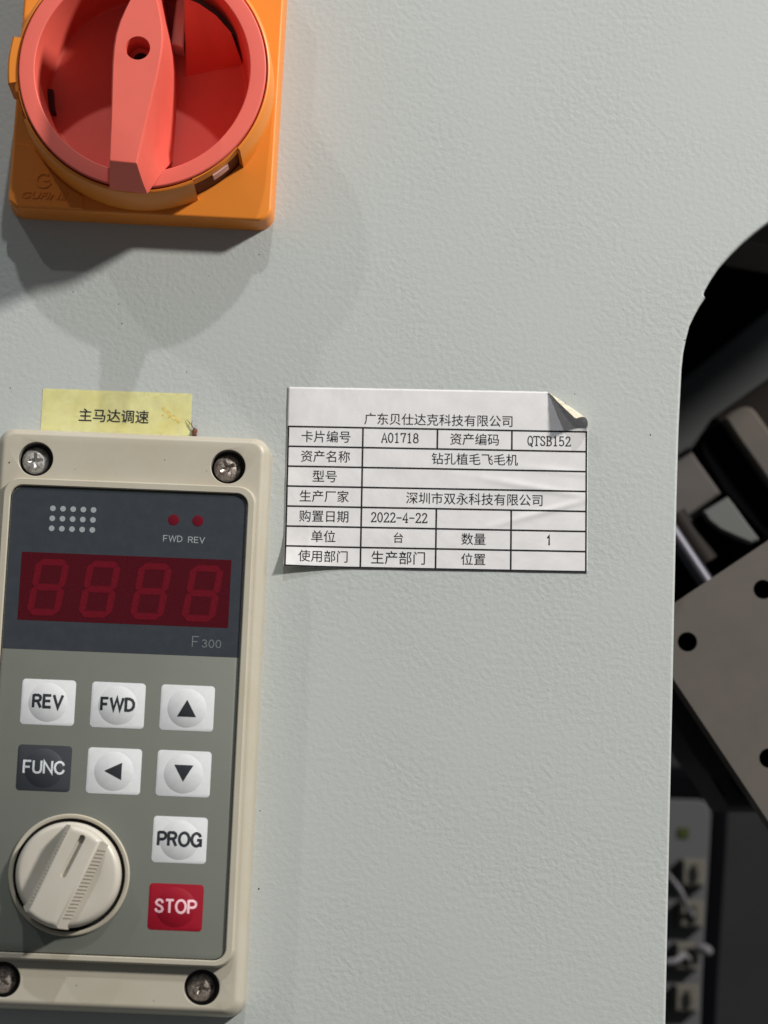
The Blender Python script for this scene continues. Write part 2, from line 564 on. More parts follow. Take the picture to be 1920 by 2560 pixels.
def inset_edge(pts, k, d):
    # the cut-out side only is rounded over: shift its points into the panel by d
    out = []
    n = len(pts)
    for i, p in enumerate(pts):
        if i > k:
            out.append(p)
            continue
        a, c = Vector(pts[max(i - 1, 0)]), Vector(pts[i + 1 if i < k else i])
        t = (c - a).normalized()
        nn = Vector((t.y, -t.x))      # towards the panel (left of travel reversed)
        out.append((p[0] + nn.x * d, p[1] + nn.y * d))
    return out


K = len(edge) - 1
levels = []
for ang in (0, 22, 45, 68, 90):
    d = 0.7 * (1 - cos(radians(90 - ang))) if False else 0.7 * (1 - cos(radians(ang)))
    levels.append((inset_edge(pts, K, d), -0.7 + 0.7 * sin(radians(ang))))
levels = [(pts, -3.0)] + levels
loft(bm, levels)
o = build('machine_panel', bm, PANEL, smooth=30, wn=True)
place(o)
tag(o, kind='structure')

# ------------------------------------------------------------------ main switch
sw = thing('rotary_switch', 'red rotary main switch on an orange square plate', 'switch', -64.3, 105.3, 0, -0.6)
bm = bmesh.new()
PW = 67.4
lv = [(rrect(PW, PW, 4.0), 0), (rrect(PW - 0.9, PW - 0.9, 3.6), 6.9)]
for a in (30, 60, 90):
    i = 0.9 + 1.6 * (1 - cos(radians(a)))
    lv.append((rrect(PW - i, PW - i, 3.6 - i * 0.4), 6.9 + 0.8 * sin(radians(a))))
L = loft(bm, lv, cap0=False, cap1=False)
h1 = loop(bm, circle(30.88, 120), 7.7)
h2 = loop(bm, circle(30.88, 120), 0.5)
fill(bm, [L[-1], h1])
bridge(bm, h1, h2)
fill(bm, [L[0], h2])
# the slightly thicker lower left field
q = [(-32.75, -16.0), (-32.75, -31), (-31, -32.72), (-14, -32.72)] + [(32.4 * cos(radians(a)), 32.4 * sin(radians(a))) for a in range(244, 209, -3)]
prism(bm, q, 7.0, 8.05, 0.3)
plate = build('base_plate', bm, YELLOW, sw, wn=True)
# raised maker's mark
bm = bmesh.new()
n = 28
inner, outer = [], []
for i in range(n + 1):
    a = radians(50 + 290 * i / n)
    inner.append((1.5 * cos(a), 1.5 * sin(a)))
    outer.append((2.1 * cos(a), 2.1 * sin(a)))
prism(bm, outer + inner[::-1], 0, 0.22)
prism(bm, [(0.1, -0.3), (1.48, -0.3), (1.48, 0.2), (0.1, 0.2)], 0, 0.20)
add_to(bm, type_bm('GUFINE', width=11.6, height=1.75, bold=0.012, shear=0.25, extrude=0.22), 0.6, -4.0)
build('raised_logo', bm, YELLOW, plate, (-24.6, -25.6, 8.04))

# collar with windows
RC = 32.1
bm = bmesh.new()
NS = 240


def in_arc(a, arcs):
    return any(lo <= a < hi for lo, hi in arcs)


WIN = [(-63.0, -38.0), (193.0, 207.0), (100.0, 125.0)]
TAB = [(168.0, 189.0)]
prev = None
first = None


def collar_profile(a):
    a = (a + 180) % 360 - 180
    arc = [(lo, hi) for lo, hi in WIN if lo <= a < hi or lo <= a + 360 < hi]
    if arc:
        return [(RC - 1.2, 17.0), (RC - 1.0, 21.2), (RC - 1.25, 21.6), (31.25, 21.75), (30.95, 21.4), (30.95, 17.0)], 'win'
    if any(lo <= a < hi or lo <= a + 360 < hi for lo, hi in TAB):
        return [(RC + 1.6, 9.5), (RC + 1.5, 21.1), (RC + 1.0, 21.6), (31.25, 21.75), (30.95, 21.4), (30.95, 7.9)], 'tab'
    return [(RC + 0.15, 7.0), (RC - 0.15, 21.2), (RC - 0.5, 21.6), (31.25, 21.75), (30.95, 21.4), (30.95, 7.0)], 'wall'


rows = []
angs = []
for i in range(NS):
    angs.append(-180 + 360 * i / NS)
for i in range(NS):
    a0, a1 = angs[i], angs[i] + 360 / NS
    pr, kd = collar_profile((a0 + a1) / 2)
    r0 = [bm.verts.new((r * cos(radians(a0)), r * sin(radians(a0)), z)) for r, z in pr]
    r1 = [bm.verts.new((r * cos(radians(a1)), r * sin(radians(a1)), z)) for r, z in pr]
    for k in range(len(pr)):
        k2 = (k + 1) % len(pr)
        bm.faces.new((r0[k], r1[k], r1[k2], r0[k2]))
    kp = collar_profile((a0 - 360 / NS / 2))[1]
    kn = collar_profile((a1 + 360 / NS / 2))[1]
    if kp != kd:
        bm.faces.new(r0)
    if kn != kd:
        bm.faces.new(list(reversed(r1)))
bmesh.ops.remove_doubles(bm, verts=bm.verts[:], dist=1e-4)
build('collar', bm, YELLOW, sw, smooth=40)
# catch seen in the window of the collar
bm = bmesh.new()
ps = []
for i in range(9):
    a = radians(-53 + 8.5 * i / 8)
    ps.append((31.3 * cos(a), 31.3 * sin(a)))
for i in range(9):
    a = radians(-44.5 - 8.5 * i / 8)
    ps.append((30.3 * cos(a), 30.3 * sin(a)))
prism(bm, ps, 13.2, 16.8)
build('catch', bm, PALE_RED, sw)

# red dial: outer wall, ring, bowl
bm = bmesh.new()
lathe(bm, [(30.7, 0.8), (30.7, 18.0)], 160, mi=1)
prof = [(30.7, 18.0), (30.7, 22.1), (30.6, 22.35), (30.3, 22.5), (27.0, 22.5), (26.75, 22.4), (26.65, 22.1), (25.3, 4.5), (24.9, 3.7), (24.2, 3.5),
        (14, 3.7), (0, 3.9)]
lathe(bm, prof, 160)
bmesh.ops.remove_doubles(bm, verts=bm.verts[:], dist=1e-4)
dial = build('dial', bm, [RED, CAVITY], sw, smooth=50, wn=True)
# slot at the foot of the bowl wall and the opening at its top
bm = bmesh.new()
ps = [(25.75 * cos(radians(a)), 25.75 * sin(radians(a))) for a in range(183, 199, 2)]
ps += [(24.2 * cos(radians(a)), 24.2 * sin(radians(a))) for a in range(197, 182, -2)]
prism(bm, ps, 3.3, 7.2)
build('slot', bm, CAVITY, dial)
# sloping guard, pale slider and dark opening in the upper part of the bowl
bm = bmesh.new()
g = [(9.2, 5.0, 3.6), (17.0, 7.5, 3.8), (23.2, 9.2, 5.0), (20.8, 13.4, 14.0), (17.0, 16.6, 17.0), (12.5, 19.2, 18.0), (8.8, 20.5, 18.0)]
top = [bm.verts.new((x, y, z + 0.3)) for x, y, z in g]
bot = [bm.verts.new((x, y, 3.0)) for x, y, z in g]
bridge(bm, bot, top)
bm.faces.new(top[0:1] + top[1:])
bm.faces.new(bot[::-1])
bmesh.ops.triangulate(bm, faces=[f for f in bm.faces if len(f.verts) > 4])
build('guard', bm, RED, dial, smooth=60)
bm = bmesh.new()
prism(bm, [(5.4, 11.0), (8.6, 10.4), (9.0, 24), (6.2, 24)], 3.3, 11.0, 0.4)
build('slider', bm, PALE_RED, dial)
bm = bmesh.new()
prism(bm, [(17.3, 16.9), (21.1, 13.7), (22.4, 13.2), (19, 18.0), (13, 22.2), (9.2, 23), (9.0, 21.0), (12.7, 19.6)], 3.3, 13.0)
build('opening', bm, mat('grey_brown_inside', (0.10, 0.075, 0.06), 0.6), dial)

# handle: a tapering bar across the bowl
prof_t = [(-28.3, 3.3), (-22, 3.9), (-15, 4.6), (-9, 5.25), (-4, 5.75), (0, 5.95), (3.5, 5.85), (7, 5.25), (10.5, 4.2), (14, 2.95), (18, 1.75), (22, 0.9)]
prof_b = [(-31.9, 5.2), (-26.4, 7.9), (-17, 8.1), (-10, 7.9), (-4, 7.5), (0, 7.2), (4, 6.8), (8, 6.1), (12, 5.0), (15.5, 3.9), (20, 2.6), (24.5, 1.2)]


def outl(pr):
    return [(hw, y) for y, hw in pr] + [(-hw, y) for y, hw in reversed(pr)]


prof_l = [(y, min(hw, t[1] + 0.9)) for (y, hw), t in zip(prof_b, prof_t)]


tp = outl(prof_t)
bp_ = [(hw, y) for y, hw in prof_b] + [(-hw, y) for y, hw in reversed(prof_l)]
n = len(tp)
bm = bmesh.new()


def zb(p):
    return 22.55 if p[1] < -26 else 3.4


lo = [bm.verts.new((p[0], p[1], zb(p))) for p in bp_]
rows = [lo]
for f, e in ((0.25, 0.33), (0.5, 0.58), (0.75, 0.80), (0.93, 0.945), (0.965, 0.985), (0.985, 1.03)):
    rows.append([bm.verts.new((b[0] + (t[0] - b[0]) * e, b[1] + (t[1] - b[1]) * f, zb(b) + (35 - zb(b)) * f)) for b, t in zip(bp_, tp)])
rim = [bm.verts.new((t[0] * 0.93, t[1] + (0.25 if t[1] < -27 else 0), 35.0)) for t in tp]
rows.append(rim)
for a, b in zip(rows, rows[1:]):
    bridge(bm, a, b)
bm.faces.new(lo[::-1])
hole = loop(bm, circle(3.0, 32, 0.0, 0.6), 35.0)
fill(bm, [rim, hole])
h2 = loop(bm, circle(2.9, 32, 0.0, 0.6), 27.0)
bridge(bm, hole, h2)
h3 = loop(bm, circle(1.9, 32, 0.0, 0.6), 26.5)
bridge(bm, h2, h3)
h4 = loop(bm, circle(1.9, 32, 0.0, 0.6), 18.0)
bridge(bm, h3, h4, 1)
bm.faces.new(h4).material_index = 1
build('handle', bm, [RED, RECESS], sw, rotz=-3.2, smooth=40, wn=True)

# ------------------------------------------------------------------ yellow sticker
bm = bmesh.new()
nx, ny = 38, 13
W2, H2 = 37.6, 11.75


def sticker_z(x, y):
    return 0.12 + 0.10 * noise.noise((x * 0.12, y * 0.2, 3.1)) * (abs(x) / 19) + 0.05 * noise.noise((x * 0.5, y * 0.5, 9))


vs = [[None] * (ny + 1) for _ in range(nx + 1)]
for i in range(nx + 1):
    for j in range(ny + 1):
        x = -W2 / 2 + W2 * i / nx
        y = -H2 / 2 + H2 * j / ny
        jx = 0.06 * noise.noise((x * 1.3, y * 1.3, 1)) if j in (0, ny) else 0
        vs[i][j] = bm.verts.new((x, y + jx, sticker_z(x, y)))
for i in range(nx):
    for j in range(ny):
        bm.faces.new((vs[i][j], vs[i + 1][j], vs[i + 1][j + 1], vs[i][j + 1]))
bmesh.ops.solidify(bm, geom=bm.faces[:], thickness=0.08)
sticker = build('name_sticker', bm, STICKER)
place(sticker, -68.22, 22.2, 0, 0.25)
tag(sticker, 'pale yellow paper sticker with one line of black characters', 'sticker')
bm = type_bm('主马达调速', width=17.6, bold=0.012)
conform(bm, lambda x, y: sticker_z(x - 0.6, y - 0.8), 0.05, 1.0)
build('lettering', bm, INK, sticker, (-0.6, -0.55, 0.0), smooth=0)
# ochre stain and its smaller spots
bm = bmesh.new()
for (cx, cy, a, b, rot) in ((12.6, 1.0, 1.5, 0.42, -38), (14.6, -0.5, 1.0, 0.5, -35), (11.9, 1.9, 0.5, 0.4, 0), (15.6, -1.5, 0.5, 0.3, -60), (11.7, 0.1, 0.3, 0.25, 0), (13.2, -0.4, 0.35, 0.2, 10)):
    P = []
    for k in range(22):
        t = 2 * pi * k / 22
        rr = 1 + 0.45 * noise.noise((cx + 2.2 * cos(t), cy + 2.2 * sin(t), 4))
        u, v = a * rr * cos(t), b * rr * sin(t)
        c, s = cos(radians(rot)), sin(radians(rot))
        P.append((cx + c * u - s * v, cy + s * u + c * v))
    vsx = [bm.verts.new((p[0], p[1], sticker_z(p[0], p[1]) + 0.035 + 0.004 * (cx % 1))) for p in P]
    bm.faces.new(vsx)
build('stain', bm, STAIN, sticker, smooth=0)

# dried scrap beside the sticker
bm = bmesh.new()
bmesh.ops.create_icosphere(bm, subdivisions=3, radius=1.0)
for v in bm.verts:
    k = 1 + 0.45 * noise.noise(v.co * 1.7 + Vector((3, 1, 8)))
    v.co = Vector((v.co.x * 0.62 * k, v.co.y * 1.15 * k, v.co.z * 0.45 * k + 0.5))
tube(bm, [(-0.1, 0.6, 0.6), (-1.0, 1.9, 0.7), (-2.3, 3.2, 0.4)], [0.16, 0.11, 0.05], 6)
tube(bm, [(-0.9, 1.8, 0.6), (-0.8, 2.5, 0.8), (-0.6, 3.0, 0.6)], [0.09, 0.07, 0.03], 6)
tube(bm, [(-0.1, -0.6, 0.5), (-0.7, -1.3, 0.4), (-0.9, -2.2, 0.25)], [0.12, 0.09, 0.04], 6)
tube(bm, [(0.1, -0.7, 0.5), (0.3, -1.3, 0.5), (0.1, -2.0, 0.3)], [0.10, 0.08, 0.04], 6)
o = build('dried_scrap', bm, BROWN, smooth=60)
p = spot(487, 1081, 0.3)
place(o, p.x, p.y, 0.0, 0)
tag(o, 'small brown dried scrap with thin legs at the sticker corner', 'debris')

# ------------------------------------------------------------------ asset label
LW, LB, LT = 37.8, -18.0, 27.9
Ax, Ay = 27.6, LT                           # the paper peels from this point of its top edge
PH0, CK, AM = radians(-49), 0.21, 2.55


def label_fold(x, y):
    """where a point of the flat paper lies: lifted lower left corner, small waves, rolled upper right corner"""
    z = 0.14
    d = hypot((x + LW) / 20.0, (y - LB) / 10.0)
    if d < 1:
        z += 1.9 * (1 - d) ** 2
    z += 0.10 * noise.noise((x * 0.10, y * 0.16, 2.0)) + 0.10
    # creases at the right hand side
    for (cx, cy, sl, amp, ln) in ((25, 3.2, -0.16, 0.22, 14), (28, -2.5, 0.30, 0.30, 12), (31, 7.5, -0.1, 0.15, 9)):
        dd = (y - cy) - sl * (x - cx)
        z += amp * math.exp(-(dd / 0.8) ** 2) * math.exp(-((x - cx) / ln) ** 2)
    dx, dy = x - Ax, y - Ay
    rho = hypot(dx, dy)
    if rho > 1e-6:
        ph = atan2(dy, dx) - PH0
        if ph > 0 and dx > 0:
            ph = min(ph, 0.68 + 0.02 * noise.noise((rho * 0.6, 0, 7)))    # the very tip is torn off
            al = min(ph / CK, AM)
            lat = CK * sin(al)
            zz = CK * (1 - cos(al))
            ex = ph - al * CK
            if ex > 0:
                lat += ex * cos(AM)
                zz += ex * sin(AM)
            dr = Vector((cos(PH0), sin(PH0)))
            nr = Vector((-sin(PH0), cos(PH0)))
            q = Vector((Ax, Ay)) + dr * rho + nr * (lat * rho)
            return q.x, q.y, z + zz * rho
    return x, y, z


bm = bmesh.new()
nx, ny = 150, 92
grid = {}


def gp(i, j):
    if (i, j) not in grid:
        x = -LW + 2 * LW * i / nx
        y = LB + (LT - LB) * j / ny
        rag = 0.05 * noise.noise((x * 1.1, y * 1.1, 5)) if (j in (0, ny) or i in (0, nx)) else 0
        grid[(i, j)] = bm.verts.new(label_fold(x + rag, y + rag))
    return grid[(i, j)]


for i in range(nx):
    for j in range(ny):
        x = -LW + 2 * LW * (i + 0.5) / nx
        y = LB + (LT - LB) * (j + 0.5) / ny
        bm.faces.new((gp(i, j), gp(i + 1, j), gp(i + 1, j + 1), gp(i, j + 1)))
bmesh.ops.dissolve_degenerate(bm, edges=bm.edges[:], dist=1e-4)
LABEL_XY = (13.0, 3.86)
label = build('asset_label', bm, [PAPER, PAPER_BACK], fix=False, smooth=60)
sm = label.modifiers.new('thickness', 'SOLIDIFY')
sm.thickness = 0.09 * MM
sm.offset = -1
sm.material_offset = 1
sm.material_offset_rim = 1
place(label, LABEL_XY[0], LABEL_XY[1], 0, 1.25)
tag(label, 'white paper label with a printed black table and a curled upper corner', 'label')


def lay(bm, lift, longest=1.2):
    for _ in range(7):
        ed = [e for e in bm.edges if e.calc_length() > longest]
        if not ed:
            break
        bmesh.ops.subdivide_edges(bm, edges=ed, cuts=1)
        bmesh.ops.triangulate(bm, faces=[f for f in bm.faces if len(f.verts) > 4])
    for v in bm.verts:
        x, y, z = label_fold(v.co.x, v.co.y)
        v.co = Vector((x, y, z + lift + v.co.z))


TX0, TX1, TY0, TY1 = -37.45, 37.45, -17.75, 17.75
cw, rh = (TX1 - TX0) / 4, (TY1 - TY0) / 7
xs = [TX0 + cw * i for i in range(5)]
ys = [TY1 - rh * i for i in range(8)]
bm = bmesh.new()
LWD = 0.21


def bar(x0, y0, x1, y1, z):
    sheet(bm, [(x0, y0), (x1, y0), (x1, y1), (x0, y1)], z)


for i, y in enumerate(ys):
    bar(TX0 - LWD, y - LWD, TX1 + LWD, y + LWD, 0.006)
cells = {0: [0, 1, 2, 3, 4], 1: [0, 1, 4], 2: [0, 1, 4], 3: [0, 1, 4], 4: [0, 1, 2, 3, 4], 5: [0, 1, 2, 3, 4], 6: [0, 1, 2, 3, 4]}
for r, cs in cells.items():
    for c in cs:
        bar(xs[c] - LWD, ys[r + 1] + LWD, xs[c] + LWD, ys[r] - LWD, 0.0)
lay(bm, 0.03, 1.0)
build('table_grid', bm, INK_PRINT, label, smooth=0)

bm = bmesh.new()
PT = 3.12                                    # character pitch in mm


def han(text, x, y, pitch=PT):
    t = type_bm(text, width=pitch * (len(text) - 0.06), bold=0.004)
    for v in t.verts:
        v.co.y *= 1.02
    add_to(bm, t, x, y)


def half(text, x, y, pitch=PT / 2 + 0.02):
    add_to(bm, strokes_bm(text, pitch, 3.35, 0.085), x, y)


def cc(c0, c1=None):
    c1 = c0 if c1 is None else c1
    return (xs[c0] + xs[c1 + 1]) / 2


def ry(r):
    return (ys[r] + ys[r + 1]) / 2 + 0.1


han('广东贝仕达克科技有限公司', 0.2, TY1 + 2.35)
han('卡片编号', cc(0) + 0.1, ry(0))
half('A01718', cc(1), ry(0))
han('资产编码', cc(2), ry(0))
half('QTSB152', cc(3), ry(0) - 0.1)
han('资产名称', cc(0) + 0.1, ry(1))
han('钻孔植毛飞毛机', cc(1, 3) + 0.1, ry(1))
han('型号', cc(0), ry(2))
han('生产厂家', cc(0), ry(3))
han('深圳市双永科技有限公司', cc(1, 3) + 0.1, ry(3))
han('购置日期', cc(0), ry(4))
half('2022-4-22', cc(1) + 0.1, ry(4), PT / 2 + 0.03)
han('单位', cc(0), ry(5))
han('台', cc(1), ry(5), 2.5)
han('数量', cc(2), ry(5))
add_to(bm, sans_bm('1', 1.05, 2.4, 0.40), cc(3), ry(5))
han('使用部门', cc(0), ry(6))
han('生产部门', cc(1), ry(6), 3.4)
han('位置', cc(2), ry(6))
lay(bm, 0.028, 1.0)
build('lettering', bm, INK_PRINT, label, smooth=0)

# ------------------------------------------------------------------ keypad
kp = thing('motor_speed_keypad', 'beige speed controller keypad with red display, keys and dial', 'keypad', -62.45, -54.45)
BW, BH = 68.1, 141.3
SCREWS = [(-23.75, 62.45), (23.65, 62.45), (23.7, -63.5), (-23.7, -63.5)]
bm = bmesh.new()
lv = [(rrect(BW, BH, 4.6, 10), 0), (rrect(BW - 0.5, BH - 0.5, 4.5, 10), 6.4)]
for a in (15, 30, 45, 60, 75, 90):
    i = 0.5 + 2 * 2.5 * (1 - cos(radians(a)))
    j = 0.5 + 2 * 2.1 * (1 - cos(radians(a)))
    lv.append((rrect(BW - i, BH - j, max(4.4 - i / 3, 2.2), 10), 6.4 + 4.1 * sin(radians(a))))
L = loft(bm, lv, cap1=False)
holes = []
for (sx, sy) in SCREWS:
    h1 = loop(bm, circle(4.45, 40, sx, sy), 10.5)
    h2 = loop(bm, circle(4.25, 40, sx, sy), 10.35)
    h3 = loop(bm, circle(4.2, 40, sx, sy), 5.2)
    bridge(bm, h1, h2)
    bridge(bm, h2, h3, 1)
    f = bm.faces.new(h3)
    f.material_index = 1
    holes.append(h1)
fill(bm, [L[-1]] + holes)
# raised frame round the film
RX, RT, RB = 30.95, 57.4, -58.65
IX, IT, IB = 29.05, 55.45, -57.05


def rr(x, t, b, r):
    return rrect(2 * x, t - b, r, 10, 0, (t + b) / 2)


fr = [(rr(RX + 0.25, RT + 0.25, RB - 0.25, 4.6), 10.3), (rr(RX, RT, RB, 4.4), 12.1), (rr(RX - 0.12, RT - 0.12, RB + 0.12, 4.3), 12.5), (rr(RX - 0.4, RT - 0.4, RB + 0.4, 4.0), 12.75),
      (rr(IX + 0.22, IT + 0.22, IB - 0.22, 3.1), 12.75), (rr(IX, IT, IB, 2.9), 12.55), (rr(IX, IT, IB, 2.9), 10.9)]
L = loft(bm, fr, cap0=False, cap1=False)
bm.faces.new(L[-1]).material_index = 1
housing = build('housing', bm, [BEIGE, RECESS], kp, smooth=38, wn=True)

# printed film
bm = bmesh.new()
FX, FT, FB = 28.82, 55.2, -56.82
film_pts = rr(FX, FT, FB, 2.8)
loft(bm, [(film_pts, 11.0), (film_pts, 11.93), (rr(FX - 0.12, FT - 0.12, FB + 0.12, 2.7), 12.0)])
build('film', bm, OLIVE, kp)
bm = bmesh.new()
BB = 15.25
band = [p for p in rr(FX - 0.16, FT - 0.16, FB, 2.7) if p[1] > BB] + [(-(FX - 0.16), BB), (FX - 0.16, BB)]
band.sort(key=lambda p: atan2(p[1] - 35, p[0]))
sheet(bm, band, 12.03)
header = build('header_band', bm, SLATE, kp, smooth=0)

# printed dots and words on the film
bm = bmesh.new()
for r in range(3):
    for c in range(5):
        sheet(bm, circle(0.70, 20, -18.55 + 2.487 * c, 50.05 - 2.475 * r), 12.07)
build('dot_grid', bm, INK_GREY, kp, smooth=0)
for text, wd, ht, st, x, y, ink in (('FWD', 4.75, 1.55, 0.21, 11.15, 43.75, INK_GREY), ('REV', 4.15, 1.5, 0.21, 16.95, 43.65, INK_GREY)):
    build('lettering', sans_bm(text, wd, ht, st), ink, kp, (x, y, 12.07), smooth=0)
bm = sans_bm('F', 1.7, 2.65, 0.24)
add_to(bm, sans_bm('300', 4.75, 1.95, 0.22), 3.9, -0.4)
build('lettering', bm, INK_DIM, kp, (18.0, 18.75, 12.07), smooth=0)
for x in (11.1, 17.05):
    bm = bmesh.new()
    lathe(bm, [(1.38, 12.0), (1.36, 12.08), (1.0, 12.13), (0, 12.15)], 32)
    build('indicator_light', bm, LED, kp, (x, 48.4, 0))

# display window and its four dark digits
bm = bmesh.new()
wp = rrect(51.2, 16.7, 0.25, 3, 0.15, 30.7)
loft(bm, [(wp, 12.0), (wp, 12.06)])
disp = build('display', bm, WINDOW, kp)


def seven_segments(t_, z_):
    bm = bmesh.new()
    w_, h_ = 7.9 + (t_ - 1.4), 13.7 + (t_ - 1.4)
    g_ = -0.02
    sh = 0.135

    def seg(ps):
        sheet(bm, [(x + sh * y, y) for x, y in ps], z_)
    x0, x1 = -w_ / 2, w_ / 2
    for y0, k in ((h_ / 2 - t_ / 2, 1), (0, 0), (-h_ / 2 + t_ / 2, -1)):
        a = t_ / 2
        seg([(x0 + a + g_, y0), (x0 + 2 * a + g_, y0 - a), (x1 - 2 * a - g_, y0 - a), (x1 - a - g_, y0), (x1 - 2 * a - g_, y0 + a), (x0 + 2 * a + g_, y0 + a)])
    for xc in (x0 + t_ / 2, x1 - t_ / 2):
        for ya, yb in ((0, h_ / 2 - t_ / 2), (-h_ / 2 + t_ / 2, 0)):
            a = t_ / 2
            seg([(xc, ya + g_), (xc + a, ya + a + g_), (xc + a, yb - a - g_), (xc, yb - g_), (xc - a, yb - a - g_), (xc - a, ya + a + g_)])
    return bm


for i in range(4):
    bm = seven_segments(1.9, 0)
    add_to(bm, seven_segments(1.45, 0.02), mi=1)
    build('digit', bm, [SEG_EDGE, SEGMENT], disp, (-18.55 + 12.55 * i, 30.55, 12.085), smooth=0)

# keys
KW, KH, DR, DHT = 13.0, 11.0, 4.72, 0.75


def dome_z(x, y):
    r = hypot(x, y) / DR
    if r >= 1:
        return 0.0
    return DHT * (1 - r ** 2.2)


def key(text, x, y, film, ink, label, width=None, shape=None, bold=0.012):
    bm = bmesh.new()
    loft(bm, [(rrect(KW, KH, 0.9, 5), 12.0), (rrect(KW, KH, 0.9, 5), 12.04), (rrect(KW - 0.1, KH - 0.1, 0.85, 5), 12.06)])
    k = build('key', bm, film, kp, (x, y, 0), label=label)
    bm = bmesh.new()
    prof = [(DR, 12.055)] + [(DR * f, 12.06 + dome_z(DR * f, 0)) for f in (0.99, 0.97, 0.94, 0.9, 0.84, 0.76, 0.66, 0.54, 0.4, 0.25, 0.1)] + [(0, 12.06 + DHT)]
    lathe(bm, prof, 56)
    build('dome', bm, film, k, (-0.05, -0.05, 0), smooth=60)
    if shape:
        bm = bmesh.new()
        sheet(bm, shape, 0)
        oy = -0.25
    else:
        bm = sans_bm(text, width[0], width[1], width[2])
        oy = 0.2
    for v in bm.verts:
        v.co.y += oy
    bmesh.ops.triangulate(bm, faces=bm.faces[:])
    conform(bm, dome_z, 12.10, 0.45)
    build('lettering' if text else 'arrow', bm, ink, k, smooth=60, fix=False)


TRI = [(-2.3, -1.9), (2.3, -1.9), (0, 2.2)]
key('REV', -16.75, 2.6, KEYWHITE, INK, 'white key reading REV', (7.7, 3.15, 0.66))
key('FWD', 0.1, 2.55, KEYWHITE, INK, 'white key reading FWD', (8.5, 3.1, 0.66))
key('', 16.85, 2.55, KEYWHITE, INK, 'white key with an up arrow', shape=TRI)
key('FUNC', -16.75, -13.25, KEYDARK, INK_PALE, 'dark key reading FUNC', (10.2, 3.05, 0.50))
key('', 0.1, -13.3, KEYWHITE, INK, 'white key with a left arrow', shape=[(-2.3, 0.2), (1.9, -1.85), (1.9, 2.3)])
key('', 16.85, -13.25, KEYWHITE, INK, 'white key with a down arrow', shape=[(0, -1.7), (2.3, 2.3), (-2.3, 2.3)])
key('PROG', 16.75, -29.05, KEYWHITE, INK, 'white key reading PROG', (10.9, 3.3, 0.68))
key('STOP', 16.65, -44.95, KEYRED, INK_PINK, 'red key reading STOP', (10.2, 3.15, 0.56))

# potentiometer knob
KX, KY = -9.17, -38.35
bm = bmesh.new()
lathe(bm, [(14.5, 11.9), (14.45, 12.5), (14.2, 12.75), (13.7, 12.75), (13.4, 12.55), (13.35, 11.0)], 96)
ring = build('knob_ring', bm, BEIGE, kp, (KX, KY, 0))
bm = bmesh.new()
lathe(bm, [(13.34, 12.05), (12.0, 12.06)], 96)
build('gap', bm, GAP, ring)
bm = bmesh.new()
lathe(bm, [(12.55, 11.6), (12.5, 14.0), (12.3, 14.9), (11.8, 15.5), (11.0, 15.75), (8, 15.55), (4, 15.3), (0, 15.2)], 96)
knob = build('knob', bm, BEIGE_LIGHT, kp, (KX, KY, 0), -24.0)
bm = bmesh.new()


def bar_outline(hw, R):
    P = []
    a0 = math.acos(hw / R)
    for i in range(9):
        a = a0 + (pi - 2 * a0) * i / 8
        P.append((R * cos(a), R * sin(a)))
    return P + [(-p[0], -p[1]) for p in P]


lv = [(bar_outline(6.1, 12.3), 14.2), (bar_outline(5.7, 12.25), 15.2), (bar_outline(4.3, 12.0), 19.6), (bar_outline(4.1, 11.8), 20.2), (bar_outline(3.85, 11.4), 20.65), (bar_outline(3.55, 10.9), 20.85), (bar_outline(3.3, 10.5), 20.9)]
lv = [([(p[0], p[1] * 1.01 - 0.55) for p in pp], z) for pp, z in lv]
L = loft(bm, lv, cap1=False)
sl = rrect(1.45, 11.0, 0.69, 6, -0.2, 4.6)
s1 = loop(bm, sl, 20.9)
s2 = loop(bm, rrect(1.25, 10.85, 0.62, 6, -0.2, 4.6), 19.8)
bridge(bm, s1, s2)
bm.faces.new(s2)
fill(bm, [L[-1], s1])
grip = build('grip', bm, BEIGE_LIGHT, knob, smooth=45)
bm = bmesh.new()
tk = mat('brown_groove_lines', (0.16, 0.12, 0.075), 0.7, 0.3)  # dark brown strips laid flat on the flank for the grooves
for i in range(20):                          # level grooves across the right-hand flank
    v = 8.3 - 17.6 * i / 19
    q = [(4.22, v - 0.10), (5.75, v - 0.10 + 0.62), (5.75, v + 0.10 + 0.62), (4.22, v + 0.10)]
    bm.faces.new([bm.verts.new((x + 0.05, y, 19.9 - (x - 4.2) * 3.14 + 0.03)) for x, y in q])
for i in range(22):                          # worn serration on the left-hand edge
    v = 8.8 - 18.4 * i / 21
    m4 = Matrix.Translation((-4.15, v, 19.95)) @ Matrix.Diagonal((0.28, 0.3, 0.28, 1))
    n0 = len(bm.faces)
    bmesh.ops.create_icosphere(bm, subdivisions=2, radius=1, matrix=m4)
    for f in list(bm.faces)[n0:]:
        f.material_index = 1
build('grip_ticks', bm, [tk, BEIGE_LIGHT], knob, smooth=0)


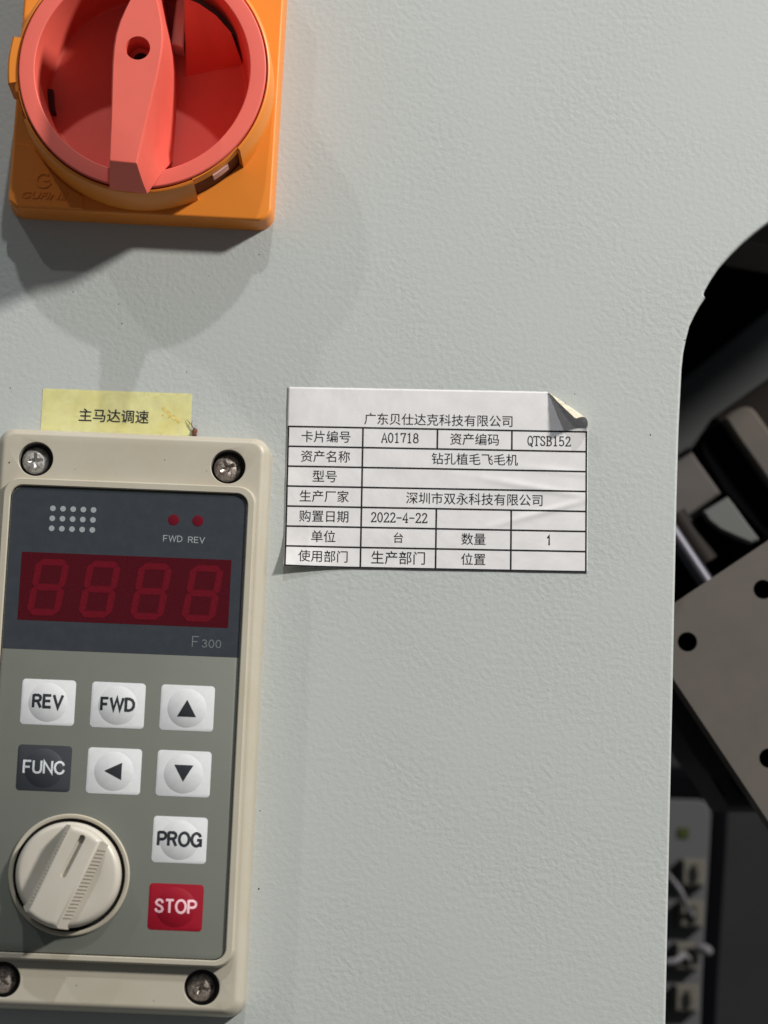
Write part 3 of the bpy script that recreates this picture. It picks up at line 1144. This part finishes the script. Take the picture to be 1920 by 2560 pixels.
# screws in their counterbores
def screw_bm(seed, R=3.3):
    bm = bmesh.new()
    N = 44
    rot = radians(seed * 23 + 4)
    g = {}

    def hz(x, y):
        r = min(hypot(x, y) / R, 1)
        z = 7.6 + 1.6 * sqrt(max(0, 1 - (r * 0.93) ** 2))
        c, s = cos(rot), sin(rot)
        u, v = x * c + y * s, -x * s + y * c
        rr_ = hypot(u, v)
        wd = 0.42
        if (abs(u) < wd or abs(v) < wd) and rr_ < 1.9:
            z -= 1.2 * (1 - (rr_ / 2.2) ** 2)
        z += 0.05 * noise.noise((x * 1.5 + seed * 7, y * 1.5, 0))
        return z
    rows = []
    rings = [i / 30 for i in range(1, 31)]
    c0 = bm.verts.new((0, 0, hz(0, 0)))
    na = 80
    for f in rings:
        rows.append([bm.verts.new((R * f * cos(2 * pi * k / na), R * f * sin(2 * pi * k / na), hz(R * f * cos(2 * pi * k / na), R * f * sin(2 * pi * k / na)))) for k in range(na)])
    for k in range(na):
        bm.faces.new((c0, rows[0][k], rows[0][(k + 1) % na]))
    for a, b in zip(rows, rows[1:]):
        bridge(bm, a, b)
    base = [bm.verts.new((v.co.x, v.co.y, 5.1)) for v in rows[-1]]
    bridge(bm, rows[-1], base)
    return bm


for i, (sx, sy) in enumerate(SCREWS):
    build('screw', screw_bm((0, 1, 3, 2)[i]), METAL if i == 0 else RUST_METAL, kp, (sx - 0.3, sy - 0.05, 0), smooth=50)

# dirt on the keypad's flat ends
bm = bmesh.new()
for (x, y, r) in ((27.5, -61.8, .3), (-30.2, 61.3, .3), (-28.6, 56.5, .2), (8.0, 63.5, .16), (-6.0, -64.2, .18), (12.5, -67.0, .15), (18.4, 61.2, .14), (-14.0, 60.3, .12)):
    m4 = Matrix.Translation((x, y, 10.53)) @ Matrix.Rotation(x, 4, 'Z') @ Matrix.Diagonal((r, r * 0.6, r * 0.3, 1))
    bmesh.ops.create_icosphere(bm, subdivisions=1, radius=1, matrix=m4)
o = build('dirt', bm, SPECK, kp, smooth=60)
o['kind'] = 'stuff'

# ------------------------------------------------------------------ specks of dirt on the panel
bm = bmesh.new()
SP = [(26, 970, .22), (650, 2027, .25), (647, 2222, .3), (305, 809, .2), (183, 730, .2), (297, 760, .22), (467, 930, .16), (229, 937, .15), (1626, 1087, .22), (1437, 985, .18),
      (1414, 1008, .22), (648, 636, .2), (522, 690, .15), (1712, 850, .2), ]
for (px, py, r) in SP:
    p = spot(px, py, 0)
    m4 = Matrix.Translation((p.x, p.y, 0.02)) @ Matrix.Rotation(random.random() * 3, 4, 'Z') @ Matrix.Diagonal((r * random.uniform(0.6, 1.5), r * 0.7, r * 0.35, 1))
    bmesh.ops.create_icosphere(bm, subdivisions=1, radius=1, matrix=m4)
o = build('specks', bm, SPECK, smooth=60)
place(o)
tag(o, 'tiny dark specks of dirt on the grey panel', 'dirt', kind='stuff')

# ------------------------------------------------------------------ behind the cut-out


def solid(name, pix, h0, h1, material, label=None, cat=None, bevel=0.6, parent=None, holes=()):
    """a piece whose front outline is given at pixels, standing at h1 and reaching back to h0"""
    P = [spot(a, b, h1) for a, b in pix]
    c = sum(P, Vector((0, 0))) / len(P)
    org = Vector((c.x, c.y, h1))
    bm = bmesh.new()
    Q = [(p.x - c.x, p.y - c.y) for p in P]
    prism(bm, Q, h0 - h1, 0, bevel)
    o = build(name, bm, material, smooth=30)
    place(o, org.x, org.y, org.z)
    if label:
        tag(o, label, cat)
    return o, org


def z7(x, y):
    return (1620 + x / 3.073, 1200 + y / 3.073)


def z6(x, y):
    return (1620 + x / 3.073, 520 + y / 3.073)


def z8(x, y):
    return (1620 + x / 3.073, 1840 + y / 3.073)


# back wall of the machine and the dark grey housing wall
bm = bmesh.new()
prism(bm, [(-260, -300), (420, -300), (420, 320), (-260, 320)], -330, -320)
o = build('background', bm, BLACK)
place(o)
tag(o, kind='structure')

# steel plate with bolt holes
e1, e2 = Vector((1, -0.667)).normalized(), Vector((0.667, 1)).normalized()
c0 = Vector((-72, 1128))
HP = -45
corner = [c0, c0 + e1 * 1500, c0 + e1 * 1500 + e2 * 1900, c0 + e2 * 1900]
P = [spot(*z7(*c), HP) for c in corner]
org = sum(P, Vector((0, 0))) / 4
bm = bmesh.new()
top = [bm.verts.new((p.x - org.x, p.y - org.y, 0)) for p in P]
bot = [bm.verts.new((p.x - org.x, p.y - org.y, -9)) for p in P]
bridge(bm, bot, top)
bm.faces.new(bot[::-1])
hl = []
for (hx, hy) in ((303, 1243), (885, 840), (930, 2137), (1510, 1735)):
    p = spot(*z7(hx, hy), HP) - org
    a = loop(bm, circle(2.62, 36, p.x, p.y), 0)
    b = loop(bm, circle(2.62, 36, p.x, p.y), -8)
    bridge(bm, a, b, 1)
    bm.faces.new(b).material_index = 1
    hl.append(a)
fill(bm, [top] + hl)
o = build('bolt_plate', bm, [STEEL_TAN, BLACK], smooth=30)
place(o, org.x, org.y, HP)
tag(o, 'tilted brownish steel plate with round bolt holes behind the opening', 'plate')

# dark mounting rail below the plate, with two slots
o, org = solid('mounting_rail', [z8(-300, -420), z8(120, -210), z8(330, 120), z8(470, 300), z8(620, 545), z8(1400, 548), z8(1400, 300), z8(820, 300), z8(330, -350)],
               -95, -62, STEEL_DARK, 'dark slotted rail along the lower edge of the steel plate', 'rail')
bm = bmesh.new()
for q in ([(480, 305), (520, 350), (610, 460), (590, 470), (545, 410)], [(600, 300), (640, 330), (735, 455), (715, 475), (650, 390)]):
    P = [spot(*z8(*c), -61.9) for c in q]
    prism(bm, [(p.x - org.x, p.y - org.y) for p in P], -0.05, 0.12)
build('slot', bm, GAP, o, smooth=0)

# large grey cover that catches the light
# thing in the top of the opening
solid('upper_bracket', [z6(690, 100), z6(690, 258), z6(1400, 380), z6(1400, 100)], -75, -50, STEEL_TAN, 'dark brown bracket at the very top of the opening', 'bracket')
solid('added_shade_sheet', [z6(-300, 1700), z6(-300, -350), z6(1600, -350), z6(1600, 260), z6(922, 790), z6(270, 1310)], -132, -129, BLACK, 'added matt black hood sheet above the grey cover', 'shade', 0.3)  # black sheet added to stand in for the deep shade here
# dark carriage block and its tan bar
solid('carriage_block', [z6(490, 1615), z6(1300, 1040), z6(1600, 2000), z6(960, 2260), z6(600, 1760), z6(560, 1660)], -130, -92, BROWN_DARK, 'dark brown block behind the tan bar', 'block')
pix = [z6(585, 1610), z6(640, 1565), z6(700, 1535), z6(755, 1522), z6(800, 1535), z6(830, 1565), z6(920, 1690), z6(1250, 2180), z6(1100, 2330), z6(922, 2095), z6(700, 1785)]
solid('guide_bar', pix, -90, -80, STEEL_TAN, 'tan steel bar with a rounded upper end', 'bar', 0.8)
pix = [z6(378, 1830), z6(380, 1780), z6(410, 1735), z6(470, 1675), z6(540, 1632), z6(580, 1640), z6(760, 1900), z6(1100, 2360), z6(900, 2560), z6(700, 2340), z6(560, 2180), z6(400, 1900)]
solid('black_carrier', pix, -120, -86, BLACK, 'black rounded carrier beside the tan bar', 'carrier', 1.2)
pix = [z6(100, 2010), z6(240, 1930), z6(335, 1872), z6(560, 2190), z7(235, 325), z7(60, 420)]
solid('clamp_block', pix, -112, -84, mat('grey_brown_steel', (0.115, 0.105, 0.099), 0.5, 0.2, 0.1, mottle=((0.10, 0.09, 0.085), 10, 0.8)), 'grey brown block at the edge of the opening above the rod', 'block')
pix = [z6(232, 1890), z6(318, 1838), z6(326, 1856), z6(236, 1915)]
solid('dark_strip', pix, -122, -118, STEEL_DARK, 'short dark strip above the grey brown block', 'strip', 0.2)
# milky guard
pix = [z7(425, 240), z7(610, 128), z7(660, 190), z7(760, 330), z7(855, 455), z7(790, 480), z7(690, 440), z7(560, 380), z7(470, 310)]
solid('plastic_guard', pix, -80, -76, CLEARISH, 'pale milky plastic wedge above the steel plate', 'guard', 0.4)


def rod(name, a, b, h, r, material, label, cat):
    pa, pb = spot(*a, h), spot(*b, h)
    c = (pa + pb) / 2
    bm = bmesh.new()
    tube(bm, [(pa.x - c.x, pa.y - c.y, 0), (pb.x - c.x, pb.y - c.y, 0)], r, 32)
    o = build(name, bm, material, smooth=40)
    place(o, c.x, c.y, h)
    tag(o, label, cat)


rod('dull_rod', z7(200, 270), z7(450, 640), -82, 3.6, mat('brown_steel', (0.022, 0.018, 0.016), 0.6, 0.08, 0.0), 'dull brown rod between the polished rod and the milky wedge', 'rod')
rod('polished_rod', z7(60, 210), z7(560, 960), -80, 2.3, CHROME, 'thin polished steel rod running under the steel plate', 'rod')
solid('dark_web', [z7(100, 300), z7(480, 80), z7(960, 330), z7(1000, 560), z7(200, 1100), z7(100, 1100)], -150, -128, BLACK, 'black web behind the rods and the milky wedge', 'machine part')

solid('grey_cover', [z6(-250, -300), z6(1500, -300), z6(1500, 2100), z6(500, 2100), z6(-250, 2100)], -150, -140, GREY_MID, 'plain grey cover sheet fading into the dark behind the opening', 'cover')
# control box far behind: black frame, grey face, connectors
HB = -170
pix = [z8(-500, 205), z8(430, 240), z8(540, 300), z8(600, 400), z8(625, 540), z8(608, 900), z8(575, 1400), z8(545, 1900), z8(520, 2400), z8(480, 3000), z8(-500, 3000)]
box, org = solid('control_box', pix, HB - 60, HB, BLACK, 'control box with a grey connector face in a black frame', 'control box', 3.0)


def on_box(name, pix, material, t=1.0, bevel=0.3, base=0.0, parent=None):
    bm = bmesh.new()
    prism(bm, [((spot(a, b, HB) - org.to_2d()).x, (spot(a, b, HB) - org.to_2d()).y) for a, b in pix], base, base + t, bevel)
    return build(name, bm, material, parent or box, smooth=30)


face = on_box('face', [z8(-450, 470), z8(380, 490), z8(440, 505), z8(472, 540), z8(480, 600), z8(465, 900), z8(445, 1250), z8(430, 1500), z8(412, 1850), z8(395, 2300), z8(380, 2900), z8(-450, 2900)],
              mat('grey_face', (0.085, 0.085, 0.090), 0.5, 0.2), 0.8, 0.5, 0.02)
on_box('green_lamp', [z8(232, 705), z8(312, 710), z8(308, 785), z8(228, 780)], GREEN, 0.6, 0.1, 0.85)
for (cx, cy) in ((338, 1050), (325, 1365), (290, 1690), (285, 2010), (270, 2330)):
    c = on_box('connector', [z8(cx - 95, cy - 105), z8(cx + 85, cy - 100), z8(cx + 78, cy + 110), z8(cx - 102, cy + 105)], CONNECTOR, 5.0, 0.8, 0.85)
    on_box('socket', [z8(cx - 42, cy - 20), z8(cx + 2, cy - 70), z8(cx + 26, cy + 20), z8(cx + 10, cy + 80), z8(cx - 42, cy + 70)], GAP, 0.3, 0.0, 5.9)


def wire(pts, r, label, lift):
    P = [spot(*z8(x, y), HB) for x, y, _ in pts]
    c = sum(P, Vector((0, 0))) / len(P)
    bm = bmesh.new()
    dense = []
    Q = [Vector((p.x - c.x, p.y - c.y, q[2])) for p, q in zip(P, pts)]
    for i in range(len(Q) - 1):
        p0, p1, p2, p3 = Q[max(i - 1, 0)], Q[i], Q[i + 1], Q[min(i + 2, len(Q) - 1)]
        for k in range(6):
            t = k / 6
            dense.append(0.5 * ((2 * p1) + (p2 - p0) * t + (2 * p0 - 5 * p1 + 4 * p2 - p3) * t * t + (3 * p1 - p0 - 3 * p2 + p3) * t ** 3))
    dense.append(Q[-1])
    tube(bm, dense, r, 8)
    o = build('wire', bm, WIRE, smooth=60)
    place(o, c.x, c.y, HB)
    tag(o, label, 'wire', 'white wires on the control box')


wire([(60, 1000, 9), (175, 1150, 14), (235, 1250, 13), (290, 1340, 8), (325, 1380, 6.2)], 0.8, 'white wire slanting down to the second visible connector', 8)
wire([(20, 1730, 14), (150, 1725, 15), (225, 1680, 13), (262, 1690, 8), (290, 1710, 6.2)], 1.1, 'white wire entering the third visible connector from the left', 8)
wire([(350, 1640, 7), (385, 1628, 8), (420, 1640, 8.5), (440, 1662, 8)], 1.5, 'pale blurred wire end at the right of the third connector', 8)

# dark grey wall of the machine beside the box
bm = bmesh.new()
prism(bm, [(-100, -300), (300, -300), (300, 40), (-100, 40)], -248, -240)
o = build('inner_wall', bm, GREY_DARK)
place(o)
tag(o, 'dark grey inner wall of the machine beside the control box', 'wall')
